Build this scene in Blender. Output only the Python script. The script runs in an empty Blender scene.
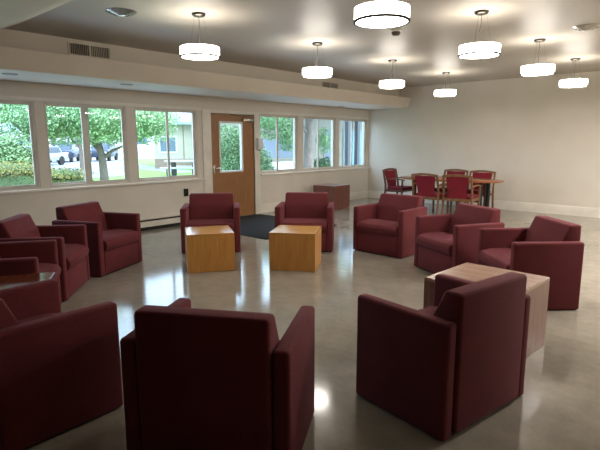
import bpy, bmesh, math, random
import numpy as np
from mathutils import Vector, Matrix
random.seed(7)
R = math.radians
scene = bpy.context.scene
COL = scene.collection

# ------------------------------------------------------------------ helpers
def link(o, parent=None):
    COL.objects.link(o)
    if parent is not None:
        o.parent = parent
    return o

def tag(o, label=None, cat=None, group=None, kind=None):
    if label: o['label'] = label
    if cat: o['category'] = cat
    if group: o['group'] = group
    if kind: o['kind'] = kind
    return o

def empty(name, loc=(0, 0, 0), rz=0.0):
    o = bpy.data.objects.new(name, None)
    o.empty_display_size = 0.1
    o.location = loc
    o.rotation_euler = (0, 0, rz)
    return link(o)

def thing(name, label, cat, loc=(0, 0, 0), rz=0.0, group=None):
    return tag(empty(name, loc, rz), label, cat, group)

def obj(name, bm, mat, parent=None, smooth=40):
    me = bpy.data.meshes.new(name)
    bmesh.ops.recalc_face_normals(bm, faces=bm.faces[:])
    bm.to_mesh(me)
    bm.free()
    for m in (mat if isinstance(mat, (list, tuple)) else [mat]):
        me.materials.append(m)
    if smooth:
        me.polygons.foreach_set('use_smooth', [True] * len(me.polygons))
        me.set_sharp_from_angle(angle=R(smooth))
    return link(bpy.data.objects.new(name, me), parent)

def struct(name, bm, mat, parent=None, smooth=30):
    o = obj(name, bm, mat, parent, smooth)
    if parent is None: o['kind'] = 'structure'
    return o

def dup(root, loc, rz, label=None):
    r = root.copy(); COL.objects.link(r)
    r.location = loc; r.rotation_euler = (0, 0, rz)
    if label: r['label'] = label
    for ch in list(root.children):
        c = ch.copy(); COL.objects.link(c); c.parent = r
        for g in list(ch.children):
            d = g.copy(); COL.objects.link(d); d.parent = c
    return r

def box(bm, x0, x1, y0, y1, z0, z1, bev=0.0, seg=2, square_foot=False):
    v = [bm.verts.new(p) for p in ((x0,y0,z0),(x1,y0,z0),(x1,y1,z0),(x0,y1,z0),(x0,y0,z1),(x1,y0,z1),(x1,y1,z1),(x0,y1,z1))]
    fs = [bm.faces.new([v[i] for i in f]) for f in ((0,3,2,1),(4,5,6,7),(0,1,5,4),(1,2,6,5),(2,3,7,6),(3,0,4,7))]
    if bev:
        es = list({e for f in fs for e in f.edges if not (square_foot and all(q.co.z == v[0].co.z for q in e.verts))})
        bmesh.ops.bevel(bm, geom=es, offset=bev, segments=seg, affect='EDGES', profile=0.5)
    return bm

def B(*a, **k):
    return box(bmesh.new(), *a, **k)

def prism(pts, axis, a0, a1, bev=0.0, seg=3, bm=None, grow=None):
    """extrude a 2-D polygon along an axis: 'x' uses (y,z) points, 'y' uses (x,z), 'z' uses (x,y)"""
    bm = bm or bmesh.new()
    def mk(p, a):
        return {'x': (a, p[0], p[1]), 'y': (p[0], a, p[1]), 'z': (p[0], p[1], a)}[axis]
    lo = [bm.verts.new(mk(p, a0)) for p in pts]
    hi = [bm.verts.new(mk(p, a1)) for p in pts]
    n = len(pts)
    fs = [bm.faces.new(lo[::-1]), bm.faces.new(hi)]
    for i in range(n):
        fs.append(bm.faces.new((lo[i], lo[(i+1) % n], hi[(i+1) % n], hi[i])))
    if bev:
        es = list({e for f in fs for e in f.edges})
        bmesh.ops.bevel(bm, geom=es, offset=bev, segments=seg, affect='EDGES', profile=0.5)
    return bm

def cyl(bm, c, r0, r1, z0, z1, n=32, cap0=True, cap1=True):
    a = [bm.verts.new((c[0]+r0*math.cos(2*math.pi*i/n), c[1]+r0*math.sin(2*math.pi*i/n), z0)) for i in range(n)]
    b = [bm.verts.new((c[0]+r1*math.cos(2*math.pi*i/n), c[1]+r1*math.sin(2*math.pi*i/n), z1)) for i in range(n)]
    for i in range(n):
        bm.faces.new((a[i], a[(i+1) % n], b[(i+1) % n], b[i]))
    if cap0: bm.faces.new(a[::-1])
    if cap1: bm.faces.new(b)
    return bm

def lathe(bm, prof, n=32, c=(0, 0), close=False):
    rings = []
    for r, z in prof:
        rings.append([bm.verts.new((c[0]+r*math.cos(2*math.pi*i/n), c[1]+r*math.sin(2*math.pi*i/n), z)) for i in range(n)])
    m = len(rings)
    for k in range(m if close else m-1):
        a, b = rings[k], rings[(k+1) % m]
        for i in range(n):
            bm.faces.new((a[i], a[(i+1) % n], b[(i+1) % n], b[i]))
    return bm

def tube(bm, pts, rad, n=8):
    pts = [Vector(p) for p in pts]
    rads = rad if isinstance(rad, (list, tuple)) else [rad]*len(pts)
    prev = None; rings = []
    for i, p in enumerate(pts):
        d = (pts[min(i+1, len(pts)-1)] - pts[max(i-1, 0)]).normalized()
        u = prev if prev is not None else (Vector((1,0,0)) if abs(d.x) < .9 else Vector((0,1,0)))
        u = (u - d*u.dot(d)).normalized(); w = d.cross(u); prev = u
        rings.append([bm.verts.new(p + (u*math.cos(2*math.pi*k/n)+w*math.sin(2*math.pi*k/n))*rads[i]) for k in range(n)])
    for a, b in zip(rings, rings[1:]):
        for k in range(n):
            bm.faces.new((a[k], a[(k+1) % n], b[(k+1) % n], b[k]))
    bm.faces.new(rings[0][::-1]); bm.faces.new(rings[-1])
    return bm

def bar(bm, p, q, w, t, up=(0, 0, 1)):
    """rectangular bar from p to q"""
    p, q = Vector(p), Vector(q); d = (q-p).normalized()
    u = Vector(up); s = d.cross(u)
    if s.length < 1e-4: s = d.cross(Vector((0, 1, 0)))
    s.normalize(); u = s.cross(d).normalized()
    vs = []
    for c in (p, q):
        vs.append([bm.verts.new(c + s*a*w/2 + u*b*t/2) for a, b in ((-1,-1),(1,-1),(1,1),(-1,1))])
    a, b = vs
    for i in range(4): bm.faces.new((a[i], a[(i+1) % 4], b[(i+1) % 4], b[i]))
    bm.faces.new(a[::-1]); bm.faces.new(b)
    return bm

# ------------------------------------------------------------------ materials
def lin(c):
    return tuple(((x/255)/12.92 if x/255 <= .04045 else ((x/255+.055)/1.055)**2.4) for x in c) + (1,)

def new_mat(name):
    m = bpy.data.materials.new(name); m.use_nodes = True
    nt = m.node_tree; b = nt.nodes['Principled BSDF']
    return m, nt, b

def tex(nt, kind, scale, coord='Object', stretch=None, **kw):
    tc = nt.nodes.new('ShaderNodeTexCoord')
    t = nt.nodes.new(kind)
    if 'Scale' in t.inputs: t.inputs['Scale'].default_value = scale
    src = tc.outputs[coord]
    if stretch:
        mp = nt.nodes.new('ShaderNodeMapping'); mp.inputs['Scale'].default_value = stretch
        nt.links.new(src, mp.inputs[0]); src = mp.outputs[0]
    nt.links.new(src, t.inputs['Vector'])
    for k, v in kw.items(): t.inputs[k].default_value = v
    return t

def ramp(nt, fac, stops):
    r = nt.nodes.new('ShaderNodeValToRGB')
    while len(r.color_ramp.elements) < len(stops): r.color_ramp.elements.new(.5)
    for e, (p, c) in zip(r.color_ramp.elements, stops):
        e.position = p; e.color = c
    nt.links.new(fac, r.inputs[0])
    return r

def bump(nt, b, height, strength, dist=.01):
    n = nt.nodes.new('ShaderNodeBump'); n.inputs['Strength'].default_value = strength; n.inputs['Distance'].default_value = dist
    nt.links.new(height, n.inputs['Height']); nt.links.new(n.outputs[0], b.inputs['Normal'])

def mat(name, c, rough=.5, metal=0, c2=None, scale=8, spec=.5, bmp=0, bscale=60, stretch=None, detail=3):
    m, nt, b = new_mat(name)
    b.inputs['Roughness'].default_value = rough; b.inputs['Metallic'].default_value = metal
    b.inputs['Specular IOR Level'].default_value = spec
    t = tex(nt, 'ShaderNodeTexNoise', scale, stretch=stretch, Detail=detail)
    c2 = c2 or tuple(int(x*.94) for x in c)
    nt.links.new(ramp(nt, t.outputs['Fac'], [(.3, lin(c2)), (.7, lin(c))]).outputs[0], b.inputs['Base Color'])
    if bmp:
        t2 = tex(nt, 'ShaderNodeTexNoise', bscale, Detail=2)
        bump(nt, b, t2.outputs['Fac'], bmp, .004)
    return m

M = {}
M['wall'] = mat('wall_paint', (218, 210, 198), .62, c2=(212, 204, 191), scale=2, bmp=.08, bscale=90)
M['panel'] = mat('bounce_dimming_brown', (62, 50, 42), .6, scale=3)  # dark colour invented for the unseen front wall, dims bounce on near chairs
M['ceil'] = mat('ceiling_paint', (180, 173, 163), .44, c2=(175, 168, 158), scale=1.2, spec=.35)
M['soffit'] = mat('soffit_paint', (214, 205, 190), .55, c2=(208, 199, 184), scale=2)
M['trim'] = mat('trim_paint', (232, 226, 214), .45, scale=4)
M['frame'] = mat('window_frame_paint', (206, 198, 186), .4, scale=5)
M['door'] = mat('door_wood', (160, 112, 66), .38, c2=(132, 88, 50), scale=3.0, stretch=(3, 22, 1.2), detail=6)
M['oak'] = mat('oak_veneer', (206, 150, 80), .30, c2=(186, 126, 60), scale=3.0, stretch=(14, 14, 1.3), detail=6)
M['oaktop'] = mat('oak_top', (210, 160, 92), .18, c2=(190, 134, 68), scale=3.0, stretch=(1.2, 16, 6), detail=6)
M['walnut'] = mat('walnut_veneer', (148, 108, 94), .32, c2=(120, 86, 74), scale=3.0, stretch=(16, 16, 1.2), detail=6)
M['walnuttop'] = mat('walnut_top', (172, 136, 116), .25, c2=(142, 106, 88), scale=3.0, stretch=(1.2, 18, 5), detail=6)
M['edge'] = mat('table_edge', (188, 156, 132), .35, scale=5)
M['redwood'] = mat('reddish_veneer', (112, 58, 42), .2, c2=(82, 40, 30), scale=3, stretch=(16, 16, 1.2), detail=6)
M['cubewood'] = mat('dark_cube_veneer', (124, 78, 66), .3, c2=(98, 58, 48), scale=3, stretch=(16, 16, 1.2), detail=6)
M['redtop'] = mat('reddish_top', (120, 64, 44), .16, c2=(90, 44, 32), scale=3, stretch=(1.2, 16, 6), detail=6, spec=.18)
M['chairwood'] = mat('chair_wood', (134, 92, 56), .4, c2=(104, 70, 42), scale=4, stretch=(9, 9, 1.2), detail=4)
M['darkwood'] = mat('chair_wood_dark', (104, 62, 46), .4, c2=(80, 46, 34), scale=4, stretch=(9, 9, 1.2), detail=4)
M['dinetop'] = mat('dining_top', (156, 98, 64), .22, c2=(138, 82, 50), scale=3, stretch=(1.2, 12, 3), detail=5)
M['black'] = mat('black_metal', (16, 16, 17), .45, scale=5)
M['plinth'] = mat('dark_plinth', (18, 12, 12), .8, scale=5)
M['mat'] = mat('black_mat', (22, 22, 24), .95, c2=(10, 10, 11), scale=220, bmp=.6, bscale=400)
M['metal'] = mat('chrome', (190, 188, 182), .22, 1, scale=5)
M['grey'] = mat('grey_metal', (110, 106, 98), .45, .6, scale=5)
M['ventback'] = mat('vent_backing', (84, 76, 64), .7, scale=5)
M['darkmetal'] = mat('dark_chrome', (96, 92, 86), .25, 1, scale=5)
M['ring'] = mat('ring_metal', (58, 55, 50), .5, scale=5)
M['annexwall'] = mat('annex_wall', (150, 148, 134), .8, scale=2)
M['darkgap'] = mat('dark_gap', (30, 27, 24), .8, scale=5)
M['white'] = mat('white_plastic', (226, 224, 220), .4, scale=5)
M['conc'] = mat('outdoor_concrete', (196, 200, 206), .8, c2=(178, 182, 188), scale=5)
M['grass'] = mat('lawn_grass', (112, 152, 66), .9, c2=(92, 132, 52), scale=1.5, bmp=.5, bscale=30)
M['asphalt'] = mat('pale_asphalt', (138, 146, 158), .85, c2=(122, 130, 144), scale=3)
M['bark'] = mat('bark', (126, 116, 108), .9, c2=(92, 84, 78), scale=6, stretch=(4, 4, .8), bmp=.6, bscale=20)
M['cream'] = mat('cream_siding', (190, 185, 166), .75, scale=1.5)
M['brick'] = mat('tan_brick', (150, 132, 116), .85, c2=(132, 114, 98), scale=9)
M['roof'] = mat('grey_blue_roof', (158, 174, 192), .7, c2=(140, 156, 176), scale=8)
M['offwhite'] = mat('white_siding', (236, 234, 230), .7, scale=2)
M['blueglass'] = mat('blue_window_glass', (104, 122, 138), .15, c2=(84, 104, 122), scale=.8)
M['tealglass'] = mat('teal_window_glass', (112, 156, 166), .25, c2=(92, 138, 150), scale=.8)
M['post'] = mat('dark_post', (62, 66, 72), .7, scale=4)
M['silver'] = mat('silver_car_paint', (168, 186, 204), .25, .4, scale=2)
M['navy'] = mat('navy_car_paint', (52, 62, 84), .25, .3, scale=2)
M['tire'] = mat('tyre_rubber', (24, 24, 26), .9, scale=8)
M['carglass'] = mat('car_glass', (60, 76, 92), .08, scale=2)

def floor_mat():
    m, nt, b = new_mat('polished_concrete')
    a = tex(nt, 'ShaderNodeTexNoise', .9, Detail=8, Roughness=.62)
    c = tex(nt, 'ShaderNodeTexNoise', 7, Detail=8, Roughness=.7)
    mx = nt.nodes.new('ShaderNodeMix'); mx.data_type = 'FLOAT'; mx.inputs[0].default_value = .4
    nt.links.new(a.outputs['Fac'], mx.inputs[2]); nt.links.new(c.outputs['Fac'], mx.inputs[3])
    r = ramp(nt, mx.outputs[0], [(.34, lin((124, 117, 105))), (.5, lin((144, 137, 124))), (.66, lin((160, 152, 138)))])
    nt.links.new(r.outputs[0], b.inputs['Base Color'])
    rr = nt.nodes.new('ShaderNodeMapRange'); rr.inputs[1].default_value = .3; rr.inputs[2].default_value = .7
    rr.inputs[3].default_value = .085; rr.inputs[4].default_value = .13
    nt.links.new(c.outputs['Fac'], rr.inputs[0]); nt.links.new(rr.outputs[0], b.inputs['Roughness'])
    b.inputs['Specular IOR Level'].default_value = .55
    bump(nt, b, a.outputs['Fac'], .008, .02)
    return m
M['floor'] = floor_mat()

def fabric(name, c, c2):
    m, nt, b = new_mat(name)
    t = tex(nt, 'ShaderNodeTexNoise', 140, Detail=2)
    t0 = tex(nt, 'ShaderNodeTexNoise', 5, Detail=3)
    mx = nt.nodes.new('ShaderNodeMix'); mx.data_type = 'FLOAT'; mx.inputs[0].default_value = .35
    nt.links.new(t.outputs['Fac'], mx.inputs[2]); nt.links.new(t0.outputs['Fac'], mx.inputs[3])
    nt.links.new(ramp(nt, mx.outputs[0], [(.35, lin(c2)), (.65, lin(c))]).outputs[0], b.inputs['Base Color'])
    b.inputs['Roughness'].default_value = .85
    b.inputs['Specular IOR Level'].default_value = .2
    b.inputs['Sheen Weight'].default_value = .25
    b.inputs['Sheen Roughness'].default_value = .5
    b.inputs['Sheen Tint'].default_value = lin((186, 134, 150))
    bump(nt, b, t.outputs['Fac'], .25, .003)
    return m
M['maroon'] = fabric('maroon_fabric', (106, 46, 48), (87, 34, 38))
M['red'] = fabric('red_fabric', (130, 34, 46), (106, 24, 36))

def glass_mat():
    m = bpy.data.materials.new('window_glass'); m.use_nodes = True
    nt = m.node_tree; nt.nodes.clear()
    out = nt.nodes.new('ShaderNodeOutputMaterial'); mix = nt.nodes.new('ShaderNodeMixShader')
    tr = nt.nodes.new('ShaderNodeBsdfTransparent'); tr.inputs[0].default_value = (.93, .97, .97, 1)
    gl = nt.nodes.new('ShaderNodeBsdfGlossy'); gl.inputs['Roughness'].default_value = .02
    t = tex(nt, 'ShaderNodeTexNoise', 2)
    mr = nt.nodes.new('ShaderNodeMapRange'); mr.inputs[3].default_value = .010; mr.inputs[4].default_value = .018
    nt.links.new(t.outputs['Fac'], mr.inputs[0]); nt.links.new(mr.outputs[0], mix.inputs[0])
    nt.links.new(tr.outputs[0], mix.inputs[1]); nt.links.new(gl.outputs[0], mix.inputs[2])
    nt.links.new(mix.outputs[0], out.inputs[0])
    return m
M['glass'] = glass_mat()

def emit_mat(name, c, s):
    m, nt, b = new_mat(name)
    t = tex(nt, 'ShaderNodeTexNoise', 6)
    nt.links.new(ramp(nt, t.outputs['Fac'], [(.2, tuple(x*.95 for x in c[:3])+(1,)), (.8, c)]).outputs[0], b.inputs['Emission Color'])
    b.inputs['Emission Strength'].default_value = s
    b.inputs['Base Color'].default_value = (.9, .88, .84, 1)
    return m
M['shade'] = emit_mat('lit_shade', (1, .94, .85, 1), 6.0)
M['diffuser'] = emit_mat('lit_diffuser', (1, .95, .87, 1), 9.0)
M['topdiff'] = emit_mat('lit_top_diffuser', (1, .94, .84, 1), 4.5)
M['downlight'] = mat('downlight_lens', (150, 148, 142), .3, scale=5)

def leaf_mat(name, c, c2, rough=.6):
    m, nt, b = new_mat(name)
    g = nt.nodes.new('ShaderNodeNewGeometry')
    r = ramp(nt, g.outputs['Random Per Island'], [(0, lin(c2)), (.6, lin(c)), (1, lin(tuple(min(255, int(x*1.15)) for x in c)))])
    nt.links.new(r.outputs[0], b.inputs['Base Color']); b.inputs['Roughness'].default_value = rough
    b.inputs['Subsurface Weight'].default_value = 0
    return m
M['leaf_pale'] = leaf_mat('pale_leaves', (142, 176, 130), (104, 142, 96))
M['leaf_mid'] = leaf_mat('mid_leaves', (96, 134, 86), (54, 86, 54))
M['leaf_dark'] = leaf_mat('dark_leaves', (62, 92, 54), (34, 54, 32))
M['leaf_lit_yellow'] = leaf_mat('lit_yellow_green_leaves', (126, 124, 60), (80, 88, 42))  # hedge top leaves, light from above put into their colour
M['leaf_rhodo'] = leaf_mat('rhododendron_leaves', (120, 156, 108), (66, 100, 64))
M['leaf_shade_olive'] = leaf_mat('shade_olive_leaves', (78, 82, 40), (38, 46, 24))  # lower hedge leaves, shade put into their colour
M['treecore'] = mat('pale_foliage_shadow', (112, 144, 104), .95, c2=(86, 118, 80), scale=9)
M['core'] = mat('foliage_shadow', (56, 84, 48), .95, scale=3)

# ------------------------------------------------------------------ camera
WX, WY, CH = -7.616, 11.191, 2.834
cam = bpy.data.cameras.new('camera'); camo = bpy.data.objects.new('camera', cam); COL.objects.link(camo)
cam.sensor_fit = 'HORIZONTAL'; cam.sensor_width = 36; cam.lens = 36*494.857/600; cam.clip_end = 500
pit, rol, yaw = 0.16653, -0.0018246, 0.733845
fw = Vector((-math.sin(yaw)*math.cos(pit), math.cos(yaw)*math.cos(pit), -math.sin(pit)))
rt = Vector((math.cos(yaw), math.sin(yaw), 0)); up = rt.cross(fw)
rt = rt*math.cos(rol) + up*math.sin(rol); up = rt.cross(fw)
camo.matrix_world = Matrix(((rt.x, up.x, -fw.x, 0), (rt.y, up.y, -fw.y, 0), (rt.z, up.z, -fw.z, 1.5), (0, 0, 0, 1)))
scene.camera = camo

# ------------------------------------------------------------------ room shell
XR, YF = 3.4, -3.0           # unseen right wall and the wall behind the camera
struct('floor', B(WX-.15, XR+.15, YF-.15, WY+.15, -.2, 0), M['floor'])
struct('wall_back', B(WX-.15, XR+.15, WY, WY+.15, 0, CH+.2), M['wall'])
struct('wall_right', B(XR, XR+.15, YF-.15, WY, 0, CH+.2), M['wall'])
struct('wall_front', B(WX-.15, XR, YF-.15, YF, 0, CH+.2), M['panel'])
struct('ceiling', B(WX-.15, XR+.15, YF-.15, WY+.15, CH, CH+.2), M['ceil'])

ZS, ZH = .845, 2.075
wins = [(1.50, 2.82, 2.19), (2.95, 4.22, 3.56), (4.375, 5.615, 5.02), (7.19, 8.38, 7.765), (8.54, 9.76, 9.14), (9.885, 11.09, 10.5), (.05, 1.36, .7)]
DY0, DY1, DH = 5.93, 7.035, 2.04
ops = sorted([(a, b, ZS, ZH) for a, b, _ in wins] + [(DY0, DY1, 0, DH)])
bm = bmesh.new(); y = YF
for a, b, z0, z1 in ops:
    box(bm, WX-.15, WX, y, a, 0, CH+.1)
    if z0 > 0: box(bm, WX-.15, WX, a, b, 0, z0)
    box(bm, WX-.15, WX, a, b, z1, CH+.1)
    y = b
box(bm, WX-.15, WX, y, WY, 0, CH+.1)
struct('wall_left', bm, M['wall'])

# soffit along the window wall, with a slanted fascia and a set-back upper face
struct('trim_1', prism([(WX, 2.33), (-6.463, 2.33), (-6.39, 2.565), (-6.75, 2.565), (-6.75, CH), (WX, CH)], 'y', YF, WY), M['soffit'])
# lower ceiling zone nearer the camera, with a sloped edge
struct('trim_2', prism([(YF, 2.62), (1.83, 2.62), (2.27, CH), (YF, CH)], 'x', -6.39, XR), M['soffit'])
# window sill board and head board, door sides left clear
bm = bmesh.new()
for a, b in ((YF, DY0-.2), (DY1+.15, WY)):
    box(bm, WX, WX+.045, a, b, ZS-.05, ZS-.015, .006)
struct('trim_3', bm, M['trim'])
bm = bmesh.new()
for a, b in ((YF, DY0-.2), (DY1+.15, WY)):
    box(bm, WX, WX+.015, a, b, ZH, ZH+.05, .004)
struct('trim_4', bm, M['trim'])
struct('baseboard_back', prism([(WY, 0), (WY-.016, 0), (WY-.016, .17), (WY-.008, .195), (WY, .195)], 'x', WX, XR), M['trim'])
bm = bmesh.new()
box(bm, WX, WX+.016, DY1+.15, WY-.016, 0, .17); box(bm, WX, WX+.010, DY1+.15, WY-.016, .17, .19)
struct('baseboard_left', bm, M['trim'])

for i, (a, b, mu) in enumerate(wins):
    w = empty('window_%d' % (i+1), (WX-.06, (a+b)/2, ZS)); w['kind'] = 'structure'
    c = (a+b)/2; H = ZH-ZS; a2, b2, m2 = a-c, b-c, mu-c
    fr = bmesh.new()
    t = .030
    box(fr, -.06, .05, a2, a2+t, 0, H); box(fr, -.06, .05, b2-t, b2, 0, H)
    box(fr, -.06, .05, a2+t, b2-t, H-t, H); box(fr, -.06, .05, a2+t, b2-t, 0, t)
    obj('window_frame', fr, M['frame'], w, 30)
    # two sliding sashes, one in front of the other
    mh = {0: .06, 1: .062, 3: .04}.get(i, .032)
    for s, (p, q, x) in enumerate(((a2+t, m2+mh, -.012), (m2-mh, b2-t, .022))):
        sf = bmesh.new(); k = .024
        kl, kr = (k, mh) if s == 0 else (mh, k*1.5)
        box(sf, x-.012, x+.012, p, p+kl, t, H-t); box(sf, x-.012, x+.012, q-kr, q, t, H-t)
        box(sf, x-.012, x+.012, p+kl, q-kr, t, t+k); box(sf, x-.012, x+.012, p+kl, q-kr, H-t-k, H-t)
        so = obj('sash', sf, M['frame'], w, 30)
        obj('pane', B(x-.003, x+.003, p+kl, q-kr, t+k, H-t-k), M['glass'], so, 0)

# door
d = empty('door_1', (WX, (DY0+DY1)/2, 0)); d['kind'] = 'structure'
c = (DY0+DY1)/2; hw = (DY1-DY0)/2
cs = bmesh.new()
box(cs, -.15, .022, -hw-.20, -hw, 0, DH+.06, .004); box(cs, -.15, .022, hw, hw+.15, 0, DH+.06, .004)
box(cs, -.15, .022, -hw, hw, DH, DH+.06)
obj('door_frame', cs, M['trim'], d, 30)
lf = bmesh.new()
gy0, gy1, gz0, gz1 = -.355, .25, .905, 1.895
hl = hw-.012
box(lf, -.055, -.008, -hl, gy0, .012, DH-.01); box(lf, -.055, -.008, gy1, hl, .012, DH-.01)
box(lf, -.055, -.008, gy0, gy1, .012, gz0); box(lf, -.055, -.008, gy0, gy1, gz1, DH-.01)
leaf = obj('door_leaf', lf, M['door'], d, 30)
gf = bmesh.new(); k = .035
box(gf, -.06, .004, gy0, gy0+k, gz0, gz1, .004); box(gf, -.06, .004, gy1-k, gy1, gz0, gz1, .004)
box(gf, -.06, .004, gy0+k, gy1-k, gz0, gz0+k, .004); box(gf, -.06, .004, gy0+k, gy1-k, gz1-k, gz1, .004)
obj('glazing_frame', gf, M['white'], leaf, 30)
obj('pane', B(-.034, -.028, gy0+k, gy1-k, gz0+k, gz1-k), M['glass'], leaf, 0)
hd = bmesh.new()
box(hd, -.008, 0, -hl+.035, -hl+.085, .90, 1.06, .003)
tube(hd, [(-.005, -hl+.06, 1.0), (.045, -hl+.06, 1.0), (.052, -hl+.075, 1.0), (.052, -hl+.18, .995)], .010)
obj('door_handle', hd, M['metal'], leaf)
cl = bmesh.new()
box(cl, -.008, .05, hl-.30, hl-.02, 1.90, 1.965, .01)
obj('door_closer', cl, M['metal'], leaf)
ca = bmesh.new()
bar(ca, (.03, hl-.22, 1.975), (.055, hl-.12, 2.00), .02, .01); bar(ca, (.055, hl-.12, 2.0), (.03, hl-.62, 2.035), .02, .01)
box(ca, .015, .035, hl-.235, hl-.205, 1.96, 1.98)
obj('closer_arm', ca, M['grey'], leaf)
obj('threshold', B(-.14, .03, -hw, hw, 0, .012), M['grey'], d, 0)

# baseboard heater under the windows
ht = empty('baseboard_heater', (WX+.001, 1.4, 0)); tag(ht, 'long cream baseboard heater along the wall under the left windows', 'heater')
L0, L1 = YF-1.4, 5.70-1.4
obj('heater_cover', prism([(0, .06), (.055, .06), (.060, .075), (.060, .155), (.0, .155)], 'y', L0+.01, L1, .0), M['trim'], ht, 30)
obj('heater_slot', B(0, .048, L0+.01, L1-.01, .155, .185), M['darkgap'], ht, 0)
obj('heater_top', prism([(0, .185), (.052, .185), (.058, .200), (0, .215)], 'y', L0+.01, L1), M['trim'], ht, 30)
obj('heater_kickspace', B(0, .03, L0+.01, L1-.01, 0, .06), M['darkgap'], ht, 0)

# small wall fittings
o = thing('soap_dispenser', 'white hand sanitizer dispenser on the wall just right of the wooden door', 'dispenser', (WX+.022, 7.125, 1.33))
obj('body', prism([(0, 0), (.075, .02), (.095, .08), (.09, .22), (.06, .25), (0, .25)], 'y', -.062, .062, .012, 2), M['white'], o)
obj('nozzle', B(.03, .07, -.02, .02, -.012, .01, .004), M['grey'], o)
o = thing('wall_box', 'small black box on the wall above the heater behind an armchair', 'wall box', (WX, 5.31, .52))
obj('housing', B(0, .045, -.038, .038, 0, .14, .006), M['black'], o)
obj('face_plate', B(.045, .05, -.03, .03, .012, .128, .002), M['plinth'], o)

obj('door_mat', B(-7.5, -5.45, 5.25, 7.05, 0, .012, .004), M['mat'])
tag(bpy.data.objects['door_mat'], 'large black floor mat lying inside the wooden door', 'mat')

# ------------------------------------------------------------------ armchairs
AW, AD, AH, BH, AT = .399, .634, .624, .764, .084
def make_armchair(label):
    t = thing('armchair', label, 'armchair', group='maroon armchairs standing in a circle')
    h = AD/2
    iw = AW-AT
    for s in (-1, 1):
        x0, x1 = sorted((s*AW, s*(iw+.002)))
        obj('arm', B(x0, x1, 0-h, AD-h, .014, AH, .022, 4, square_foot=True), M['maroon'], t, 60)
    # backrest: a wedge reaching the floor between the arms
    bk = prism([(-.012-h, .018), (-.012-h, BH), (.098-h, BH), (.165-h, .60), (.215-h, .40), (.215-h, .30), (.12-h, .018)], 'x', -iw+.002, iw-.002, .022, 4)
    obj('backrest', bk, M['maroon'], t, 60)
    # crowned seat cushion with a rounded overhanging front
    pts = [(.19-h, .25), (.19-h, .405), (.36-h, .428), (.54-h, .425), (.640-h, .408), (.668-h, .368), (.662-h, .322), (.63-h, .278), (.58-h, .262), (.54-h, .25)]
    obj('seat_cushion', prism(pts, 'x', -iw+.001, iw-.001, .014, 3), M['maroon'], t, 75)
    obj('front_panel', B(-iw+.001, iw-.001, AD-.05-h, AD-.005-h, .018, .275, .006, 2), M['maroon'], t, 60)
    obj('plinth', B(-AW+.02, AW-.02, .015-h, AD-.03-h, 0, .03), M['plinth'], t, 0)
    return t
chairs = [
 (-5.794, 4.495, -40.4, 'maroon armchair in front of the wooden door, behind the left light oak cube'),
 (-4.808, 5.495, -53.6, 'maroon armchair on the far edge of the black mat, behind the right light oak cube'),
 (-3.585, 6.149, 268.9, 'maroon armchair in front of the dining chairs, nearest to the dark reddish cube'),
 (-2.257, 5.655, 242.2, 'maroon armchair before the dining table, between two other armchairs on the right'),
 (-1.267, 5.127, 224.4, 'maroon armchair beyond the walnut cube table, its outer side facing the camera, rightmost one'),
 (-0.918, 2.555, 169.8, 'maroon armchair in the right foreground seen from its back corner, in front of walnut cube'),
 (-1.689, 1.224, 120.5, 'maroon armchair in the centre foreground seen squarely from behind, cut by the bottom edge'),
 (-2.890, 0.634, 91.8, 'maroon armchair in the bottom left corner showing its large dark side panel'),
 (-5.993, 2.588, 25.3, 'maroon armchair under the middle window, far end of the left row, whole chair visible'),
 (-5.381, 1.646, 49.5, 'maroon armchair at left overlapping the chair under the middle window, second along the row'),
 (-4.652, 1.070, 57.5, 'maroon armchair at the left edge showing mostly arms, just beyond the glare-topped side table'),
]
first = None
for x, y, a, lab in chairs:
    a = R(a); loc = (x+AD/2*math.cos(a), y+AD/2*math.sin(a), 0)
    if first is None:
        first = make_armchair(lab); first.location = loc; first.rotation_euler = (0, 0, a-math.pi/2)
    else:
        dup(first, loc, a-math.pi/2, lab)

# ------------------------------------------------------------------ cube tables
def cube_table(label, c, rz, s, h, side, top, edge, sx=None):
    t = thing('cube_table', label, 'side table', (c[0], c[1], 0), rz)
    a, b = (sx or s)/2, s/2
    bm = bmesh.new()
    k = .022
    for (x0, x1, y0, y1) in ((-a, a, -b, -b+k), (-a, a, b-k, b), (-a, -a+k, -b+k, b-k), (a-k, a, -b+k, b-k)):
        box(bm, x0, x1, y0, y1, .004, h-.024)
    obj('body', bm, side, t, 30)
    obj('rim', B(-a, a, -b, b, h-.024, h-.004, .001, 1), edge, t, 30)
    obj('top', B(-a+.004, a-.004, -b+.004, b-.004, h-.004, h, .001, 1), top, t, 30)
    obj('underframe', B(-a+.03, a-.03, -b+.03, b-.03, 0, .03), M['plinth'], t, 0)
    return t
def ctr(x, y, ang, s):   # centre from the middle of the front edge and the inward direction
    return (x+s/2*math.cos(R(ang)), y+s/2*math.sin(R(ang)))
S1 = .546
cube_table('light oak cube table with window glare on top, before the armchair at the door', ctr(-4.526, 3.481, 147.4, S1), R(147.4-90), S1, .455, M['oak'], M['oaktop'], M['oaktop'])
cube_table('light oak cube table right of the other oak cube, before the armchair on the mat', ctr(-3.852, 4.129, 121.9, S1), R(121.9-90), S1, .455, M['oak'], M['oaktop'], M['oaktop'])
cube_table('large walnut cube table between two armchairs at right, pale wood top', (-1.333, 3.525), R(-3), .65, .52, M['walnut'], M['walnuttop'], M['edge'])
cube_table('dark reddish wooden cube standing by the far end of the window wall', (-7.03, 8.88), R(4), .60, .53, M['cubewood'], M['cubewood'], M['cubewood'])
ang = R(-30)
cc = (-3.89+.31*math.cos(ang)-.31*math.cos(R(60)), 1.486+.31*math.sin(ang)-.31*math.sin(R(60)))
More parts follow.
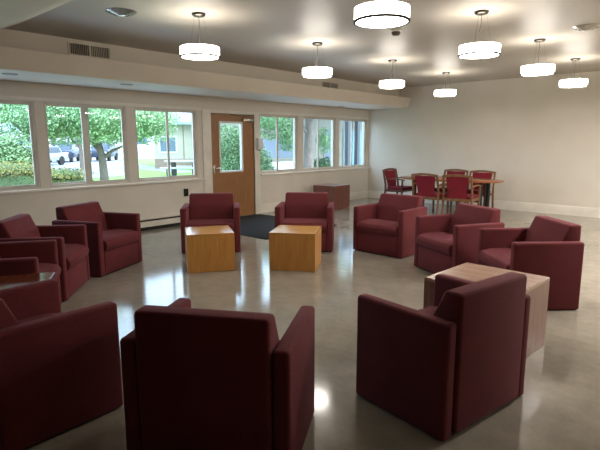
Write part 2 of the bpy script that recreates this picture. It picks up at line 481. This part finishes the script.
cube_table('reddish walnut cube table with bright glare at the left edge between two armchairs', cc, ang, .62, .515, M['redwood'], M['redtop'], M['redwood'])

# ------------------------------------------------------------------ dining set
dt = thing('dining_table', 'oval wooden dining table on black column legs by the back wall', 'table', (-4.63, 9.80, 0))
bm = bmesh.new()
N = 48; A_, B_ = 1.10, .50
def ell(s, z):
    out = []
    for i in range(N):
        th = 2*math.pi*i/N; cx, sy = math.cos(th), math.sin(th); e = 2/2.6
        out.append(bm.verts.new((A_*s*math.copysign(abs(cx)**e, cx), B_*(1-(1-s)*2.2)*math.copysign(abs(sy)**e, sy), z)))
    return out
rs = [ell(.985, .705), ell(1.0, .712), ell(1.0, .733), ell(.992, .74)]
for a, b in zip(rs, rs[1:]):
    for i in range(N): bm.faces.new((a[i], a[(i+1) % N], b[(i+1) % N], b[i]))
bm.faces.new(rs[0][::-1]); bm.faces.new(rs[-1])
obj('table_top', bm, M['dinetop'], dt)
for sx in (-1, 1):
    for yy in (-.13, .26):
        obj('leg', cyl(bmesh.new(), (sx*.73, yy), .043, .043, .03, .705, 20), M['black'], dt)
    f = bmesh.new(); box(f, sx*.73-.045, sx*.73+.045, -.19, .32, 0, .035, .01)
    obj('foot', f, M['black'], dt)
obj('stretcher', B(-.70, .70, -.02, .02, .28, .33, .005), M['black'], dt)

def make_dining_chair(label, wood):
    t = thing('dining_chair', label, 'chair', group='red upholstered wooden dining chairs')
    W2, D2 = .275, .50     # origin under the middle of the back; front is +y
    for s in (-1, 1):
        bm = bmesh.new()
        ps = [(s*W2, -.03, 0), (s*W2, .02, .40), (s*W2, .02, .52), (s*W2*.97, -.05, .83)]
        for p, q in zip(ps, ps[1:]): bar(bm, p, q, .030, .038, (0, 1, 0))
        obj('rear_leg', bm, wood, t, 30)
        bm = bmesh.new(); bar(bm, (s*W2, D2-.06, 0), (s*W2, D2-.04, .645), .034, .034, (0, 1, 0))
        obj('front_leg', bm, wood, t, 30)
        bm = bmesh.new()
        pts = [(s*W2, -.012, .645), (s*W2*1.01, .16, .665), (s*W2*1.02, .34, .665), (s*W2*1.01, D2+.01, .645)]
        for p, q in zip(pts, pts[1:]): bar(bm, p, q, .036, .026)
        obj('armrest', bm, wood, t, 30)
    bm = bmesh.new()
    K = 8; pr = None
    for i in range(K+1):
        u = -1+2*i/K; x = u*(W2*.97+.018); z = .845+.028*(1-u*u)
        cur = [bm.verts.new((x, yy, zz)) for yy, zz in ((-.070, z-.03), (-.035, z-.03), (-.040, z+.015), (-.072, z+.015))]
        if pr:
            for j in range(4): bm.faces.new((pr[j], pr[(j+1) % 4], cur[(j+1) % 4], cur[j]))
        else: bm.faces.new(cur[::-1])
        pr = cur
    bm.faces.new(pr)
    obj('crest_rail', bm, wood, t)
    # upholstered back, wide at the top and waisted towards the seat
    bm = bmesh.new(); rows = []
    for z, hwid, yy in ((.835, .215, -.052), (.74, .21, -.030), (.62, .185, .000), (.50, .168, .022), (.415, .165, .026)):
        rows.append([bm.verts.new((x*hwid, yy+dy, z)) for x, dy in ((-1, -.016), (1, -.016), (1, .020), (-1, .020))])
    for a, b in zip(rows, rows[1:]):
        for j in range(4): bm.faces.new((a[j], a[(j+1) % 4], b[(j+1) % 4], b[j]))
    bm.faces.new(rows[0]); bm.faces.new(rows[-1][::-1])
    bmesh.ops.bevel(bm, geom=bm.edges[:], offset=.006, segments=2, affect='EDGES')
    obj('back_pad', bm, M['red'], t, 50)
    bm = bmesh.new()
    for s in (-1, 1): bar(bm, (s*(W2-.005), .03, .39), (s*(W2-.005), D2-.05, .40), .022, .055)
    bar(bm, (-W2, .02, .39), (W2, .02, .39), .03, .055); bar(bm, (-W2, D2-.045, .40), (W2, D2-.045, .40), .03, .055)
    obj('seat_rail', bm, wood, t, 30)
    obj('seat', prism([(-.24, .035), (.24, .035), (.262, D2+.01), (-.262, D2+.01)], 'z', .415, .475, .02, 3), M['red'], t, 60)
    return t
dchairs = [
 (-6.20, 10.08, -90, 'red dining chair with arms at the left end of the oval table, facing right', True),
 (-4.73, 8.97, 0, 'red dining chair seen from behind, left one on the near side of the oval table', False),
 (-4.09, 9.04, 5, 'red dining chair seen from behind, right one on the near side of the oval table', False),
 (-4.92, 10.70, 180, 'red dining chair across the oval table, its tan top rail showing above the near chair', False),
 (-4.27, 10.60, 180, 'red dining chair across the oval table at its right, red back facing the camera', False),
]
p1 = make_dining_chair(dchairs[0][3], M['darkwood']); p1.location = (dchairs[0][0], dchairs[0][1], 0); p1.rotation_euler = (0, 0, R(-90))
p2 = None
for x, y, a, lab, _ in dchairs[1:]:
    if p2 is None:
        p2 = make_dining_chair(lab, M['chairwood']); p2.location = (x, y, 0); p2.rotation_euler = (0, 0, R(a))
    else:
        dup(p2, (x, y, 0), R(a), lab)

# ------------------------------------------------------------------ ceiling things
def make_pendant(label):
    t = thing('pendant_light', label, 'pendant light', group='white drum pendant lights')
    r, z0, z1 = .207, -.440, -.342
    cp = bmesh.new(); lathe(cp, [(.001, -.030), (.058, -.028), (.070, -.018), (.075, 0), (.001, 0)], 28)
    obj('canopy', cp, M['darkmetal'], t)
    for k in range(3):
        a = 2*math.pi*k/3+.4
        obj('suspension_wire', tube(bmesh.new(), [(.05*math.cos(a), .05*math.sin(a), -.02), (.11*math.cos(a), .11*math.sin(a), z1)], .0014, 6), M['metal'], t)
    obj('power_cord', tube(bmesh.new(), [(0, 0, -.025), (.004, 0, -.12), (-.014, .008, -.19), (.012, -.006, -.25), (0, 0, z1)], .0034, 6), M['grey'], t)
    sh = bmesh.new(); lathe(sh, [(r, z0), (r, z1), (r-.006, z1), (r-.006, z0)], 48, close=True)
    so = obj('lamp_shade', sh, M['shade'], t)
    obj('diffuser', cyl(bmesh.new(), (0, 0), r-.008, r-.008, z0+.004, z0+.012, 48), M['diffuser'], so)
    obj('top_diffuser', cyl(bmesh.new(), (0, 0), r-.008, r-.008, z1-.012, z1-.006, 48), M['topdiff'], so)
    rg = bmesh.new(); lathe(rg, [(r-.012, z0-.006), (r+.005, z0-.006), (r+.005, z0+.010), (r+.001, z0+.010), (r+.001, z0-.001), (r-.012, z0-.001)], 48, close=True)
    obj('shade_ring', rg, M['ring'], so)
    return t
pend = [
 (-4.48, 3.38, 'white drum pendant light nearest the large wall grille, first of the left row'),
 (-4.57, 5.43, 'white drum pendant light in front of the small wall grille, second of left row'),
 (-4.575, 7.37, 'white drum pendant light in front of the far soffit end, third of left row'),
 (-4.605, 9.385, 'white drum pendant light nearest the back wall corner, smallest and last of left row'),
 (-2.185, 3.35, 'white drum pendant light at the top centre, largest and closest, canopy out of view'),
 (-2.24, 5.31, 'white drum pendant light second of the right row, just right of the smallest pendant'),
 (-2.245, 7.25, 'white drum pendant light third of the right row, between two right hand pendants'),
 (-2.295, 9.27, 'white drum pendant light at far right, last of the right row, below round diffuser'),
]
pr = None
for x, y, lab in pend:
    if pr is None: pr = make_pendant(lab); pr.location = (x, y, CH)
    else: dup(pr, (x, y, CH), 0, lab)

def make_diffuser(label):
    t = thing('ceiling_diffuser', label, 'air diffuser', group='round ceiling air diffusers')
    for r0, z, in ((.155, -.010), (.115, -.024), (.075, -.034)):
        bm = bmesh.new(); lathe(bm, [(r0-.032, z-.014), (r0, z), (r0, z+.008), (r0-.032, z-.006)], 40, close=True)
        obj('ring', bm, M['metal'], t)
    obj('centre_cone', lathe(bmesh.new(), [(.001, -.056), (.04, -.05), (.042, -.044), (.001, -.03)], 32), M['metal'], t)
    obj('throat', cyl(bmesh.new(), (0, 0), .15, .15, -.003, 0, 40), M['darkgap'], t)
    return t
v = make_diffuser('round metal air diffuser in the ceiling at top left'); v.location = (-5.0, 2.786, CH+.006)
dup(v, (-1.60, 6.825, CH+.006), 0, 'round metal air diffuser in the ceiling at top right')

o = thing('smoke_detector', 'small round smoke detector on the ceiling behind the largest pendant', 'smoke detector', (-3.384, 5.511, CH))
obj('housing', lathe(bmesh.new(), [(.001, -.05), (.04, -.05), (.052, -.035), (.055, 0), (.001, 0)], 28), M['ventback'], o)
obj('base_plate', lathe(bmesh.new(), [(.056, -.012), (.064, -.010), (.064, 0), (.056, 0)], 28, close=True), M['trim'], o)

def grille(label, y0, y1, z0, z1, louv):
    t = thing('wall_grille', label, 'air grille', (-6.75, (y0+y1)/2, z0))
    w, h = (y1-y0)/2, z1-z0
    bm = bmesh.new(); k = .018
    for a in ((-w, w, 0, k), (-w, w, h-k, h), (-w, -w+k, k, h-k), (w-k, w, k, h-k), (-.008, .008, k, h-k)):
        box(bm, 0, .012, *a)
    obj('frame', bm, M['soffit'], t, 30)
    obj('backing', B(0, .002, -w+k, w-k, k, h-k), M['ventback'], t, 0)
    bm = bmesh.new(); n = 22
    for i in range(n):
        yy = -w+k+(2*w-2*k)*(i+.5)/n
        bar(bm, (.006, yy, k), (.006, yy, h-k), .003 if i < n/2 else .007, .007, (1, .5, 0))
    obj('louvre_blades', bm, M['soffit'], t, 0)
    return t
grille('large rectangular air grille on the soffit face at upper left', 2.98, 3.56, 2.625, 2.795, False)
grille('small distant rectangular air grille on the soffit face behind a pendant', 8.17, 8.72, 2.60, 2.745, True)

def downlight(label):
    t = thing('recessed_downlight', label, 'downlight', group='recessed downlights under the soffit')
    obj('trim_ring', lathe(bmesh.new(), [(.062, -.006), (.088, -.004), (.09, 0), (.06, 0)], 32, close=True), M['grey'], t)
    obj('lens', cyl(bmesh.new(), (0, 0), .061, .061, -.003, 0, 32), M['downlight'], t)
    return t
dl = downlight('recessed downlight under the soffit at the far left edge'); dl.location = (-6.87, 2.30, 2.33)
dup(dl, (-6.87, 3.85, 2.33), 0, 'recessed downlight under the soffit above the third window')
dup(dl, (-7.33, 9.6, 2.33), 0, 'recessed downlight under the soffit near the back wall corner')

# ------------------------------------------------------------------ outdoors
GZ = -.15
struct('lawn', B(-45, WX-.16, -25, 60, GZ-.1, GZ), M['grass'])
struct('parking_lot', B(-140, -45, -60, 140, GZ-.1, GZ+.0), M['asphalt'])
struct('driveway', prism([(-20.5, 3), (-23.5, 13.6), (-30, 16.6), (-45, 23), (-45, -14), (-24, -14)], 'z', GZ, GZ+.008), M['asphalt'])
struct('walkway', prism([(-45, 21), (-30, 16.5), (-23, 15.5), (-23, 17), (-30, 18.3), (-45, 23.5)], 'z', GZ, GZ+.01), M['asphalt'])
struct('patio', B(-15.9, -11, 10.5, 40, GZ, GZ+.02), M['conc'])
struct('bounce_strip', B(-11, WX-.16, -25, 40, GZ, GZ+.02), M['conc'])  # unseen pale ground added to bounce bluish daylight onto the soffit

def leaves(blobs, n, size, seed):
    """leaf quads spread through lumpy ellipsoids; returns a bmesh"""
    rng = np.random.default_rng(seed)
    tot = sum(b[3]*b[4]+b[4]*b[5]+b[3]*b[5] for b in blobs)
    V = []; F = []
    for (cx, cy, cz, rx, ry, rz) in blobs:
        k = int(n*(rx*ry+ry*rz+rx*rz)/tot)
        d = rng.normal(size=(k, 3)); d /= np.linalg.norm(d, axis=1)[:, None]
        lump = 1+.10*np.sin(d[:, 0]*7+cx)*np.sin(d[:, 1]*8+cy)+.08*np.sin(d[:, 2]*9+cz)
        rr = (rng.uniform(.70, 1.02, k)*lump)[:, None]
        c = d*rr*np.array([rx, ry, rz])+np.array([cx, cy, cz])
        nrm = d+rng.normal(size=(k, 3))*.55; nrm /= np.linalg.norm(nrm, axis=1)[:, None]
        u = np.cross(nrm, rng.normal(size=(k, 3))); u /= np.linalg.norm(u, axis=1)[:, None]
        w = np.cross(nrm, u); s = (size*rng.uniform(.6, 1.3, k))[:, None]
        for a, b in ((-.5, 0), (0, -.32), (.5, 0), (0, .32)):
            V.append(c+u*a*s*2+w*b*s*2)
        # one quad per leaf
    V = [np.concatenate(V[i::4]) for i in range(4)]
    m = len(V[0]); verts = np.stack(V, 1).reshape(-1, 3)
    return verts, [(4*i, 4*i+1, 4*i+2, 4*i+3) for i in range(m)]

def leaf_obj(name, blobs, n, size, m, parent, seed):
    vs, fs = leaves(blobs, n, size, seed)
    me = bpy.data.meshes.new(name); me.from_pydata(vs.tolist(), [], fs); me.materials.append(m)
    return link(bpy.data.objects.new(name, me), parent)

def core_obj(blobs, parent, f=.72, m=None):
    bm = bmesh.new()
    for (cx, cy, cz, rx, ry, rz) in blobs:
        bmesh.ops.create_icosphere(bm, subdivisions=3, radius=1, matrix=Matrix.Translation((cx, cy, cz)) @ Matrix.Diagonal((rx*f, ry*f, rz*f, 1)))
    return obj('foliage_core', bm, m or M['core'], parent)  # solid filler closing gaps, coloured like the shade between leaves

def bush(name, label, cat, loc, blobs, n, size, m, seed):
    t = thing(name, label, cat, (loc[0], loc[1], GZ))
    leaf_obj('foliage', blobs, n, size, m, t, seed)
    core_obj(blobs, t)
    return t

def tree(label, loc, trunk, branches, blobs, n, size, m, seed, core=None):
    t = thing('tree', label, 'tree', (loc[0], loc[1], GZ))
    obj('trunk', tube(bmesh.new(), [p[:3] for p in trunk], [p[3] for p in trunk], 12), M['bark'], t)
    for br in branches:
        obj('branch', tube(bmesh.new(), [p[:3] for p in br], [p[3] for p in br], 8), M['bark'], t)
    leaf_obj('crown', blobs, n, size, m, t, seed)
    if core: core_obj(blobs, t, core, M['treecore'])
    return t

# view-aligned axes are only used to lay things out on the ground outside
bush('clipped_hedge', 'yellow-green rounded clipped hedge outside below the left windows', 'hedge', (-12.5, 4.1),
     [(-.2, -1.5, 1.03, .8, 1.0, .22), (-.05, -.3, 1.02, .85, 1.0, .22), (.2, .80, .86, .75, .85, .20)], 9000, .022, M['leaf_lit_yellow'], 3)  # thin yellow cap paints the lit top of the hedge
hd_ = bpy.data.objects['clipped_hedge']
leaf_obj('painted_shade_foliage', [(-.1, -1.5, .52, .95, 1.15, .60), (.05, -.3, .52, 1.0, 1.15, .60), (.25, .85, .42, .92, 1.05, .52)], 18000, .022, M['leaf_shade_olive'], hd_, 33)  # darker leaves paint the shade on the hedge's lower part
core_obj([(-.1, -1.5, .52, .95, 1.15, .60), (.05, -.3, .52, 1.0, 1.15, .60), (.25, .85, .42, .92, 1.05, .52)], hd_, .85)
bush('rhododendron_bush', 'large pale green leafy bush outside behind the hedge at the left edge', 'bush', (-15.9, 4.9),
     [(-.4, -1.0, 1.0, 1.2, 1.5, 1.2), (.0, .2, .9, .9, .95, 1.05), (-.5, -2.6, 1.1, 1.2, 1.3, 1.25)], 20000, .040, M['leaf_rhodo'], 4)
bush('round_shrub', 'tall round green shrub outside behind the door glass', 'bush', (-10.2, 8.75),
     [(0, 0, 1.0, .95, .80, 1.12), (.15, .55, .75, .6, .55, .8)], 16000, .028, M['leaf_mid'], 5)
bush('low_shrub', 'dark low shrub outside against the pale annex wall', 'bush', (-13.2, 16.0),
     [(0, 0, .45, .5, .55, .55)], 1800, .05, M['leaf_dark'], 6)

tree('leafy maple tree outside the second window with a forked trunk on the lawn', (-16.45, 8.15),
     [(0, 0, 0, .19), (.02, .02, .5, .14), (-.02, 0, 1.2, .12), (-.12, -.12, 1.9, .10), (-.1, -.1, 2.9, .07)],
     [[(-.02, 0, 1.05, .07), (.2, .25, 1.35, .055), (.45, .5, 1.5, .045), (.7, .9, 1.8, .03), (.8, 1.2, 2.3, .02)],
      [(-.04, -.02, 1.3, .06), (-.25, -.3, 1.75, .05), (-.5, -.6, 2.4, .03)]],
     [(-.4, -.9, 4.0, 1.8, 1.9, 1.5), (0, 0, 2.7, 1.8, 1.9, 1.15), (-.7, -1.4, 2.5, 1.4, 1.5, 1.0), (.6, 1.2, 2.5, 1.4, 1.4, .95), (1.0, -.3, 2.6, 1.3, 1.4, 1.0), (-.9, .6, 2.7, 1.5, 1.4, 1.05)], 38000, .042, M['leaf_pale'], 7, .74)
tree('slim young tree farther out on the lawn left of the maple', (-28.5, 12.9),
     [(0, 0, 0, .15), (.02, 0, 1.0, .12), (-.1, -.1, 2.2, .10), (-.1, -.1, 3.4, .07)],
     [[(0, 0, 1.2, .07), (-.4, -.4, 2.0, .05), (-.7, -.8, 2.7, .03)]],
     [(0, 0, 4.2, 2.2, 2.4, 1.9), (-.8, -1.4, 3.8, 1.7, 1.7, 1.4)], 12000, .07, M['leaf_pale'], 8, .5)
tree('tree behind the pale bush seen through the leftmost window', (-22.4, 6.6),
     [(0, 0, 0, .18), (0, .02, 1.5, .14), (.05, 0, 3, .1)], [],
     [(0, 0, 5.2, 2.2, 2.4, 2.0), (-.5, -2.4, 5.0, 2.0, 2.2, 1.9), (0, 0, 3.3, 2.2, 2.2, 1.6), (-.5, -2.0, 3.2, 2.0, 2.0, 1.5), (-.3, 1.4, 3.6, 1.4, 1.4, 1.1)], 26000, .06, M['leaf_pale'], 9, .6)
tree('thick-trunked tree outside the windows right of the door', (-11.6, 13.30),
     [(0, 0, 0, .24), (0, 0, .6, .20), (.02, .02, 1.6, .17), (.0, .1, 3.0, .15)],
     [[(.0, 0, 1.9, .07), (-.1, -.5, 2.4, .05), (-.1, -1.1, 2.7, .03)]],
     [(-.2, -1.5, 2.35, .8, .85, .65), (-.2, -.8, 1.75, .35, .45, .45), (.6, 0, 3.4, 1.3, 1.6, .9), (.1, .75, 1.7, .3, .30, .5)], 14000, .034, M['leaf_mid'], 10, .5)
k = 0
for x, y, h, r in ((-128, 22, 11, 8), (-118, 45, 11, 8), (-108, 66, 11, 8), (-66, 96, 8, 7), (-44, 64, 8, 6), (-140, 0, 11, 8), (-95, -22, 9, 7)):
    k += 1
    tree(['broad distant tree beyond the parking lot', 'distant tree standing behind the long white building'][0] , (x, y),
         [(0, 0, 0, .5), (0, 0, h*.5, .4), (0, 0, h*.8, .2)], [], [(0, 0, h*.75, r, r, h*.5), (1, r*.5, h*.6, r*.7, r*.7, h*.4)], 1500, .7, M['leaf_mid'], 20+k, .9)['group'] = 'distant trees beyond the parking lot'

# long pale building across the parking lot
o = thing('long_building', 'long low white building across the parking lot', 'building', (-80, 40, GZ), R(62))
obj('wall', B(-40, 40, -4, 4, 0, 3.4), M['offwhite'], o, 0)
obj('roof', prism([(-5, 3.4), (5, 3.4), (0, 5.2)], 'x', -41, 41), M['roof'], o, 0)
for i in range(9):
    f = obj('window', B(-37+i*8.2, -34+i*8.2, -4.04, -3.98, 1.1, 2.5), M['offwhite'], o, 0)
    obj('pane', B(-36.8+i*8.2, -34.2+i*8.2, -4.06, -4.03, 1.25, 2.35), M['blueglass'], f, 0)

# cream cottage beyond the picnic table; front faces this room
ax = math.atan2(.68, .735)
o = thing('cream_building', 'cream building with grey-blue roof and brick base beyond the picnic table', 'building', (-27.6, 17.1, GZ), ax)
obj('wall', B(0, 9, 0, 7, .55, 2.75), M['cream'], o, 0)
obj('brick_base', B(-.02, 9.02, -.03, 7.02, 0, .62), M['brick'], o, 0)
obj('roof', prism([(-.75, 2.70), (-.75, 2.86), (3.5, 4.6), (7.7, 2.86), (7.7, 2.70)], 'x', .15, 9.5), M['roof'], o, 0)
f = obj('window', B(.28, 1.42, -.05, .02, .98, 2.02), M['offwhite'], o, 0)
obj('pane', B(.37, 1.33, -.06, -.04, 1.07, 1.93), M['blueglass'], f, 0)
obj('siding_joint', B(1.78, 1.84, -.02, .01, .62, 2.7), M['brick'], o, 0)
obj('corner_post', B(2.45, 2.6, -.3, -.15, 0, 2.7), M['offwhite'], o, 0)

# picnic table
o = thing('picnic_table', 'pale concrete picnic table with benches outside the third window', 'picnic table', (-20.4, 14.2, GZ), ax)
obj('table_top', B(-.85, .95, -.38, .38, .70, .78, .01), M['conc'], o)
for s in (-1, 1):
    obj('leg', B(s*.5-.06, s*.5+.06, -.26, .26, 0, .70), M['post'], o, 0)
    b = obj('bench', B(-.95, .95, s*.75-.14, s*.75+.14, .40, .47, .01), M['conc'], o)
    for q in (-1, 1): obj('bench_leg', B(q*.6-.05, q*.6+.05, s*.75-.1, s*.75+.1, 0, .40), M['post'], b, 0)

# cars
def car(label, loc, rz, paint, suv):
    t = thing('car', label, 'car', loc, rz)
    hb = 1.0 if suv else .85; ht = 1.72 if suv else 1.42
    prof = [(-2.2, .35), (-2.2, hb-.1), (-2.05, hb), (-1.0, hb+.05), (1.9, hb+.02), (2.2, hb-.12), (2.2, .35)]
    obj('body', prism(prof, 'x', -.9, .9, .06, 2), paint, t)
    cab = [(-1.05, hb), (-.35, ht-.05), (.1, ht), (1.2, ht-.02), (1.95 if suv else 1.75, hb)]
    cb = obj('cabin', prism(cab, 'x', -.78, .78, .05, 2), paint, t)
    gl = [(-.92, hb+.05), (-.34, ht-.12), (1.2, ht-.1), (1.75 if suv else 1.5, hb+.05)]
    obj('side_glass', prism(gl, 'x', -.80, .80), M['carglass'], cb, 0)
    ws = bmesh.new()
    for pts in (((-1.06, hb+.05), (-.42, ht-.08)),):
        v = [ws.verts.new((x, p[0]-.02, p[1])) for p, x in ((pts[0], -.7), (pts[0], .7), (pts[1], .62), (pts[1], -.62))]
        ws.faces.new(v)
    obj('windscreen', ws, M['carglass'], cb, 0)
    for y in (-1.35, 1.35):
        for x in (-.82, .82):
            bm = bmesh.new(); cyl(bm, (0, 0), .33, .33, -.1, .1, 20)
            bmesh.ops.transform(bm, matrix=Matrix.Translation((x, y, .33)) @ Matrix.Rotation(R(90), 4, 'Y'), verts=bm.verts)
            obj('wheel', bm, M['tire'], t)
    for x in (-.62, .62):
        obj('headlight', B(x-.18, x+.18, -2.24, -2.18, hb-.3, hb-.15), M['white'], t, 0)
    return t
car('silver-blue parked car outside, just above the hedge in the second window', (-37.5, 13.9, GZ), R(35), M['silver'], False)
car('dark blue parked car outside, left of the slim young tree trunk', (-43.5, 18.2, GZ), R(55), M['navy'], True)
car('dark parked car outside, partly behind the slim young tree trunk', (-43.4, 21.6, GZ), R(50), M['navy'], True)

# annex building facing the far windows
o = thing('annex_building', 'pale annex building with blue windows outside the far windows', 'building', (-16.0, 20, GZ))
obj('wall', B(-2, 0, -6, 14, 0, 3.3), M['annexwall'], o, 0)
obj('fascia_board', B(-2.2, .9, -6.2, 14.4, 3.0, 3.3), M['roof'], o, 0)
for (a, b, z0, z1, gm) in ((-4.9, -2.2, .85, 1.85, 'blueglass'), (-.5, .35, .15, 2.35, 'blueglass'), (1.1, 3.4, .25, 2.3, 'tealglass')):
    f = obj('window', B(-.02, .04, a, b, z0, z1), M['annexwall'], o, 0)
    obj('pane', B(.04, .05, a+.07, b-.07, z0+.07, z1-.07), M[gm], f, 0)
obj('base_panel', B(-.02, .03, -5.6, -1.6, .0, .75), M['offwhite'], o, 0)
for yy in (-3.9, -3.25):
    p = obj('porch_post', B(3.9, 4.06, yy, yy+.16, 0, 3.0), M['post'], o, 0)
obj('shading_roof', B(.9, 4.3, -4.3, 6, 3.0, 3.15), M['roof'], o, 0)  # slab added above the view to shade the annex front

# ------------------------------------------------------------------ light
w = bpy.data.worlds.new('sky'); scene.world = w; w.use_nodes = True
nt = w.node_tree; bg = nt.nodes['Background']
sk = nt.nodes.new('ShaderNodeTexSky'); sk.sky_type = 'NISHITA'; sk.sun_disc = False; sk.sun_elevation = R(48); sk.sun_rotation = R(60)
sk.air_density = 1.0; sk.dust_density = 3.0
mixn = nt.nodes.new('ShaderNodeMix'); mixn.data_type = 'RGBA'; mixn.inputs[0].default_value = .65
nt.links.new(sk.outputs[0], mixn.inputs[6]); mixn.inputs[7].default_value = (4.9, 6.3, 7.9, 1)
nt.links.new(mixn.outputs[2], bg.inputs[0]); bg.inputs[1].default_value = .35

def lamp(name, kind, loc, energy, color, size=None, rot=(0, 0, 0), size_y=None, portal=False, angle=None):
    l = bpy.data.lights.new(name, kind); l.energy = energy; l.color = color
    if kind == 'AREA':
        if size_y: l.shape = 'RECTANGLE'; l.size = size; l.size_y = size_y
        else: l.shape = 'DISK'; l.size = size
        l.cycles.is_portal = portal
    if angle: l.angle = angle
    o = bpy.data.objects.new(name, l); o.location = loc; o.rotation_euler = rot; COL.objects.link(o)
    return o
lamp('sun', 'SUN', (0, 0, 20), .5, (1, .96, .9), rot=(R(40), 0, R(120)), angle=R(20))
for a, b, _ in wins:
    lamp('window_portal', 'AREA', (WX-.2, (a+b)/2, (ZS+ZH)/2), 1, (1, 1, 1), ZH-ZS, (0, R(-90), 0), b-a, portal=True)
# fill lamps added out of view at right to brighten the back wall
for x, y, z in ((-.1, 5.6, 2.38), (0, 7.25, 2.38), (0, 9.3, 2.38), (2.2, 7.3, 2.38), (2.2, 9.3, 2.38)):
    lamp('unseen_fill_lamp', 'AREA', (x, y, z), 24, (1, .94, .87), .44)

scene.view_settings.view_transform = 'Standard'
scene.view_settings.look = 'None'
scene.view_settings.exposure = 1.62
scene.cycles.max_bounces = 8
scene.cycles.transparent_max_bounces = 16
scene.cycles.sample_clamp_indirect = 6
